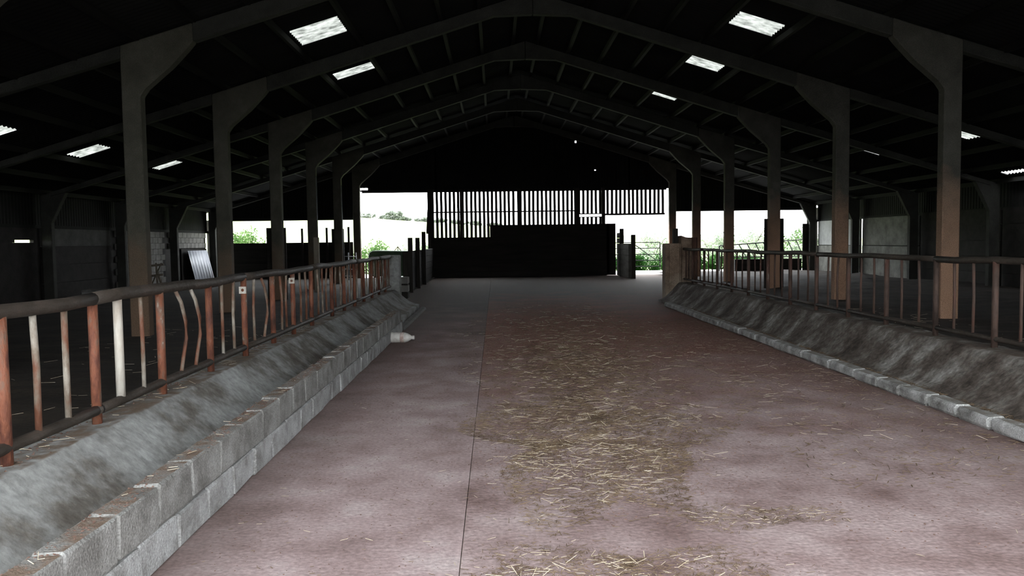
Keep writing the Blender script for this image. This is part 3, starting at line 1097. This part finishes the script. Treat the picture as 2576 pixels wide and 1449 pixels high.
# galvanised hurdle
gh = thing('metal_hurdle', (-6.3, 34.5, 0), 'small bright metal hurdle by the last left columns', 'hurdle')
for z in (.25, .55, .85, 1.1):
    MB().tube([(-6.66, 34.5, z), (-6.0, 34.5, z - .03)], .016, 8).build('bar', M['galv'], gh, smooth=True)
for x_ in (-6.66, -6.33, -6.0):
    MB().tube([(x_, 34.5, .01), (x_, 34.5, 1.25)], .018, 8).build('upright', M['galv'], gh, smooth=True)
# low block step by left wall
o = MB().box(-12.9, -11.2, 25.0, 25.5, 0, .3).build('water_trough', M['block'], bevel=.02)
tag(o, 'dim low concrete water trough by the left side wall', 'trough')

# ------------------------------------------------------------------ green tank outside the left doorway
tk = thing('steel_tank', (-4.6, 38.6, 0), 'dark green steel tank with rounded corner standing in the far left doorway', 'tank')
poly = [(-6.05, .05), (-3.12, .05), (-3.12, 1.22), (-5.6, 1.295), (-5.85, 1.29), (-6.0, 1.21), (-6.05, 1.06)]
MB().prism(poly, 38.1, 39.1).build('shell', M['green'], tk, bevel=.03)
MB().tube([(-4.86, 38.6, 1.27), (-4.70, 38.6, 1.46)], .018, 8).tube([(-4.55, 38.6, 1.26), (-4.70, 38.6, 1.46)], .018, 8) \
    .tube([(-4.70, 38.6, 1.26), (-4.70, 38.6, 1.46)], .018, 8).build('lifting_frame', M['rust'], tk)
for x_ in (-5.7, -3.5):
    MB().box(x_ - .08, x_ + .08, 38.2, 39.0, -.01, .049).build('skid', M['rust'], tk)

# ------------------------------------------------------------------ gate and slanted barrier at the right opening
gt = thing('field_gate', (7.0, 38.2, 0), 'grey tubular field gate across the doorway right of the bunker', 'gate')
for z in (.36, .65, .94, 1.23, 1.51):
    MB().tube([(5.75, 38.3, z), (7.95, 38.3, z)], .02, 8).build('bar', M['darksteel'], gt, smooth=True)
for x_ in (5.75, 7.95):
    MB().tube([(x_, 38.3, .01 if x_ < 6 else .2), (x_, 38.3, 1.52)], .026, 8).build('upright', M['darksteel'], gt, smooth=True)
MB().tube([(6.62, 38.33, 1.49), (7.7, 38.33, .70)], .02, 8).build('brace', M['darksteel'], gt, smooth=True)

sb = thing('slant_barrier', (13, 38.6, 0), 'steel barrier with slanted bars seen through the right openings', 'barrier')
YS = 38.55
def sz(x_):
    return 1.30 + (x_ - 11.0) * .064
MB().tube([(10.9, YS, sz(10.9)), (15.3, YS, sz(15.3))], .028, 8).build('rail', M['darksteel'], sb, smooth=True)
MB().tube([(10.9, YS, .74), (15.8, YS, .74)], .028, 8).build('rail', M['darksteel'], sb, smooth=True)
x_ = 11.05
while x_ < 15.2:
    MB().tube([(x_, YS, sz(x_)), (x_ + .36, YS, .74)], .024, 8).build('bar', M['darksteel'], sb, smooth=True)
    x_ += .40
for x_ in (10.9, 15.3):
    MB().tube([(x_, YS, -.01), (x_, YS, sz(x_))], .035, 8).build('post', M['darksteel'], sb, smooth=True)

# ------------------------------------------------------------------ plastic bottle
bt = thing('plastic_bottle', (-1.55, 13.0, 0), 'dirty white plastic bottle lying on its side by the block wall', 'bottle')
def lathe(prof, mtl, name, parent, n=20):
    pts = [(q[0], 0, 0) for q in prof]
    mb = MB()
    vs, fs = [], []
    ang = math.radians(-8)
    for (a, r_) in prof:
        for k in range(n):
            t = 2 * math.pi * k / n
            cx, cy = a - .2, r_ * math.cos(t) * 1.0
            cz = .088 + r_ * math.sin(t) * .92
            vs.append((-1.55 + cx * math.cos(ang) - cy * math.sin(ang), 13.0 + cx * math.sin(ang) + cy * math.cos(ang), cz))
    for i in range(len(prof) - 1):
        for k in range(n):
            k2 = (k + 1) % n
            fs.append((i * n + k, i * n + k2, (i + 1) * n + k2, (i + 1) * n + k))
    fs.append(tuple(reversed(range(n))))
    fs.append(tuple((len(prof) - 1) * n + k for k in range(n)))
    return mb.add(vs, fs).build(name, mtl, parent, smooth=True)


lathe([(0, .07), (.008, .085), (.02, .092), (.06, .094), (.065, .09), (.08, .09), (.085, .094), (.155, .094), (.17, .09), (.19, .092), (.25, .09), (.30, .075), (.34, .05), (.36, .034), (.385, .033)],
      M['plastic'], 'body', bt)
lathe([(.19, .0935), (.20, .0945), (.245, .0930), (.25, .0925)], M['plabel'], 'label_band', bt)
lathe([(.375, .035), (.378, .038), (.408, .038), (.412, .035)], M['plastic'], 'cap', bt)

# ------------------------------------------------------------------ straw and dung
def blades(name, spots, mtl, label, seed):
    r = random.Random(seed)
    mb = MB()
    for (n, fx, L0, L1, wd) in spots:
        for _ in range(n):
            x_, y_, z_ = fx(r)
            L_ = r.uniform(L0, L1)
            a = r.gauss(0, .75)
            if r.random() < .25:
                a = r.uniform(0, math.pi)
            tilt = r.gauss(0, .12)
            d = Vector((math.cos(a) * math.cos(tilt), math.sin(a) * math.cos(tilt), math.sin(tilt)))
            h = abs(math.sin(tilt)) * L_ / 2
            c = Vector((x_, y_, z_ + h + r.uniform(.002, .014)))
            s_ = Vector((-d.y, d.x, 0)).normalized() * wd * r.uniform(.6, 1.3)
            u = Vector((0, 0, wd * .8))
            b_ = len(mb.v)
            bend = Vector((0, 0, -h * .2))
            for p in (c - d * L_ / 2, c + d * L_ / 2):
                mb.v += [tuple(p - s_), tuple(p + s_), tuple(p + u)]
            mb.f += [(b_, b_ + 1, b_ + 4, b_ + 3), (b_ + 1, b_ + 2, b_ + 5, b_ + 4), (b_ + 2, b_, b_ + 3, b_ + 5)]
    me = bpy.data.meshes.new(name)
    me.from_pydata(mb.v, [], mb.f)
    me.materials.append(mtl)
    o = bpy.data.objects.new(name, me)
    COL.objects.link(o)
    return tag(o, label, 'straw', kind='stuff')


def ell(cx, cy, rx, ry, z=0):
    def f(r):
        while True:
            a, b_ = r.gauss(0, .5), r.gauss(0, .5)
            if a * a + b_ * b_ < 1.1:
                return cx + a * rx, cy + b_ * ry, z
    return f


def patch(cx, cy, rx, ry, z=0):
    """even cover with a ragged rim"""
    def f(r):
        t = r.uniform(0, 2 * math.pi)
        rim = 1 + .22 * math.sin(3 * t + cx) + .16 * math.sin(5 * t + cy) + .1 * math.sin(9 * t)
        q = rim * math.sqrt(r.random()) * (1 if r.random() < .85 else r.uniform(1, 1.35))
        return cx + rx * q * math.cos(t), cy + ry * q * math.sin(t), z
    return f


def rect(x0, x1, y0, y1, z=0):
    return lambda r: (r.uniform(x0, x1), r.uniform(y0, y1), z)


blades('straw', [
    (420, patch(.72, 6.35, .86, 1.55), .015, .06, .0016),
    (260, patch(.74, 5.7, .66, .8), .04, .13, .0019),
    (230, patch(.90, 7.2, .95, 1.1), .04, .14, .0021),
    (240, patch(.55, 3.72, .62, .38), .012, .07, .0015),
    (45, patch(.5, 3.7, .6, .35), .05, .11, .0020),
    (60, patch(1.5, 4.55, .42, .16), .015, .07, .0016),
    (330, ell(1.0, 10, 1.3, 3.0), .03, .13, .0027),
    (300, ell(1.2, 14, 1.9, 6.5), .05, .18, .0036),
    (150, rect(2.4, 4.05, 5.5, 14), .03, .16, .0022),
    (110, rect(-1.65, 4.05, 3.4, 10), .012, .06, .0016),
    (90, rect(-2.74, -2.5, 3.8, 14, .48), .03, .12, .002),
    (60, rect(-1.86, -1.74, 3, 14, .418), .02, .06, .002),
    (150, rect(5.4, 8.0, 7, 16, .16), .05, .25, .003),
    (100, rect(-6.5, -2.8, 5, 16, .04), .05, .25, .003),
], M['straw'], 'pale broken straw scattered along the middle of the passage', 11)
blades('trodden_straw', [
    (9500, patch(.75, 6.4, .94, 1.7), .012, .055, .0024),
    (2600, patch(.58, 3.72, .7, .42), .008, .045, .0018),
    (700, patch(1.5, 4.55, .5, .2), .008, .04, .0018),
    (4200, ell(1.0, 9.6, 1.2, 3.2), .02, .08, .0036),
    (4200, ell(1.3, 14, 2.0, 7.5), .02, .09, .004),
    (2200, rect(2.2, 4.08, 5, 16), .015, .08, .0034),
    (300, rect(-1.6, -.4, 3, 12), .01, .03, .0022),
    (1500, rect(4.3, 4.42, 6, 18, .07), .02, .08, .003),
], M['straw_d'], 'brown trodden straw and chaff lying over the passage floor', 12)


def crumbs(name, spots, mtl, label, seed):
    r = random.Random(seed)
    mb = MB()
    for (n, fx, s0, s1) in spots:
        for _ in range(n):
            x_, y_, z_ = fx(r)
            s_ = r.uniform(s0, s1)
            b_ = len(mb.v)
            q = [(r.uniform(.6, 1.2) * s_ * math.cos(t), r.uniform(.6, 1.2) * s_ * math.sin(t)) for t in (0.3, 1.9, 3.4, 5.0)]
            mb.v += [(x_ + a, y_ + c, z_) for a, c in q] + [(x_ + r.uniform(-.3, .3) * s_, y_, z_ + s_ * r.uniform(.3, .7))]
            mb.f += [(b_ + i, b_ + (i + 1) % 4, b_ + 4) for i in range(4)]
    me = bpy.data.meshes.new(name)
    me.from_pydata(mb.v, [], mb.f)
    me.materials.append(mtl)
    o = bpy.data.objects.new(name, me)
    COL.objects.link(o)
    return tag(o, label, 'crumbs', kind='stuff')


crumbs('dung_crumbs', [
    (4000, ell(.8, 6.0, 1.0, 1.5), .003, .009),
    (900, ell(.7, 3.8, .9, .5), .002, .006),
    (4500, ell(1.3, 13, 1.9, 7), .005, .016),
    (2500, rect(1.8, 4.08, 4, 14), .003, .010),
    (1500, rect(-1.65, -.3, 3, 14), .002, .007),
    (1500, rect(-2.74, -2.5, 3.8, 18, .48), .004, .014),
    (1500, rect(-2.0, -1.88, 3.0, 14, .14), .004, .016),
    (1600, rect(-1.86, -1.74, 2.8, 14, .415), .003, .010),
], M['dung'], 'brown dung crumbs and grit over floor and trough', 13)


# ------------------------------------------------------------------ vegetation outside
def bush(name, label, c, rx, ry, rz, n, leaf, mtl, seed, trunk=True, cat='bush', group=None):
    r = random.Random(seed)
    root = thing(name, (c[0], c[1], c[2]), label, cat, group)
    clumps = []
    for _ in range(22):
        t, u = r.uniform(0, 2 * math.pi), r.uniform(.05, 1)
        q = r.uniform(.35, .85)
        clumps.append((c[0] + rx * q * math.cos(t), c[1] + ry * q * math.sin(t), c[2] + rz * u * (1 - .35 * q), r.uniform(.22, .42)))
    mb = MB()
    for _ in range(n):
        k = r.choice(clumps)
        while True:
            p = Vector((r.uniform(-1, 1), r.uniform(-1, 1), r.uniform(-1, 1)))
            if .25 < p.length < 1:
                break
        P_ = Vector((k[0] + p.x * rx * k[3], k[1] + p.y * ry * k[3], max(c[2] + .02, k[2] + p.z * rz * k[3] * .8)))
        a = Vector((r.gauss(0, 1), r.gauss(0, 1), r.gauss(0, .6))).normalized()
        b_ = a.cross(Vector((r.gauss(0, 1), r.gauss(0, 1), r.gauss(0, 1)))).normalized()
        s_ = leaf * r.uniform(.6, 1.3)
        i = len(mb.v)
        mb.v += [tuple(P_ - a * s_), tuple(P_ + b_ * s_ * .5), tuple(P_ + a * s_), tuple(P_ - b_ * s_ * .5)]
        mb.f.append((i, i + 1, i + 2, i + 3))
    me = bpy.data.meshes.new('foliage')
    me.from_pydata(mb.v, [], mb.f)
    me.materials.append(mtl)
    o = bpy.data.objects.new('foliage', me)
    COL.objects.link(o)
    attach(o, root)
    o['kind'] = 'stuff'
    st = MB()
    for k in clumps[:7]:
        st.tube([(c[0] + r.uniform(-.05, .05), c[1], c[2]), ((c[0] + k[0]) / 2, (c[1] + k[1]) / 2, c[2] + (k[2] - c[2]) * .6), (k[0], k[1], k[2])],
                [rz * .03, rz * .02, rz * .008], 6)
    st.build('stem', M['bark'], root)
    return root


def at(pxx, y):
    return on_y(pxx, 600, y).x


def zt(pyy, y, pxx=1288):
    return on_y(pxx, pyy, y).z


# left doorway and left lean-to
bush('hedge_bush', 'pale green bush just outside the left doorway, left of the green tank', (at(930, 46), 46, -.12), 1.3, 1.0, zt(600, 46, 930) + .1, 3500, .07, M['leaf'], 21, group='bushes outside the barn')
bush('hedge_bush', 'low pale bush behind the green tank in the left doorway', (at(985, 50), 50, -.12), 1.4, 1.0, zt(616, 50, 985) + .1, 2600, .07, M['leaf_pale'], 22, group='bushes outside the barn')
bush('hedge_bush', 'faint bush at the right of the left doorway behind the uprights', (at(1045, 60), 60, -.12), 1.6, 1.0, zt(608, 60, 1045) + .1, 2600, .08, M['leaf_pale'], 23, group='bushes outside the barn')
bush('hedge_bush', 'round green bush in the opening over the left pens', (at(632, 52), 52, -.12), 1.5, 1.1, zt(578, 52, 632) + .1, 4200, .08, M['leaf'], 24, group='bushes outside the barn')
# right side band of nettles and shrubs
for i in range(11):
    x_ = 6.2 + i * 1.25
    lab = ['nettle clump behind the field gate, left end of the green band', 'nettle clump behind the field gate, right of the leftmost one',
           'nettle clump showing between the brown pier and the second last right column', 'nettle clump left of the fourth right column',
           'nettle clump hidden mostly by the fourth right column', 'nettle clump just right of the fourth right column', 'nettle clump in the middle of the wide right opening',
           'nettle clump behind the left end of the slanted barrier', 'nettle clump behind the boarded right column', 'nettle clump behind the right half of the slanted barrier',
           'nettle clump at the right end of the green band'][i]
    bush('nettle_clump', lab, (x_ + R.uniform(-.2, .2), 43.6 + R.uniform(0, 1.0), -.12), .95, .7, R.uniform(.75, .95) if i < 6 else R.uniform(.7, .9), 2600, .06, M['leaf_lo'], 30 + i, group='nettle band outside the right openings')
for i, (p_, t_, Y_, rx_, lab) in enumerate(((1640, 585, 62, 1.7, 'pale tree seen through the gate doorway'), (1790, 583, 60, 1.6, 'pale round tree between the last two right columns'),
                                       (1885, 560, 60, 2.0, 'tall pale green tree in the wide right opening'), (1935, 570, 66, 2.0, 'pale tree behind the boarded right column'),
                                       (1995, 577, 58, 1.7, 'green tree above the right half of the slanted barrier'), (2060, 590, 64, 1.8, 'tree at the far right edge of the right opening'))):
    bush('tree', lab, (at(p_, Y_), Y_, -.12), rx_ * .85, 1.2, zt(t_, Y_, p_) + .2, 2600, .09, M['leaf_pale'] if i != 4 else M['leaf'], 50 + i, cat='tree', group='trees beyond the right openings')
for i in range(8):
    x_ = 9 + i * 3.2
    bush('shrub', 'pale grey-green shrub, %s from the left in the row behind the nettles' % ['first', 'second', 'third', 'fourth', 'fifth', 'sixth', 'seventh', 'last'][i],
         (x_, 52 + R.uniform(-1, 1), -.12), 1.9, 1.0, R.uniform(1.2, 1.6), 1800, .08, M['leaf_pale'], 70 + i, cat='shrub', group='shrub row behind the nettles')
# skyline hedge and tree
for i in range(12):
    x_ = -62 + i * 5.6
    y_ = 250
    bush('skyline_hedge', 'faint hedge length on the skyline of the hill, %s from the left' % ['first', 'second', 'third', 'fourth', 'fifth', 'sixth', 'seventh', 'eighth', 'ninth', 'tenth', 'eleventh', 'last'][i],
         (x_, y_, hill(x_, y_) - .1), 2.7, 1.2, 1.5, 700, .3, M['leaf_far'], 90 + i, cat='hedge', group='hedge along the skyline')
x_ = at(993, 246)
bush('tree', 'lone faint tree on the skyline hedge in the left doorway', (x_, 248, hill(x_, 248) - .1), 3.2, 2, 2.9, 1500, .35, M['leaf_far'], 120, cat='tree')
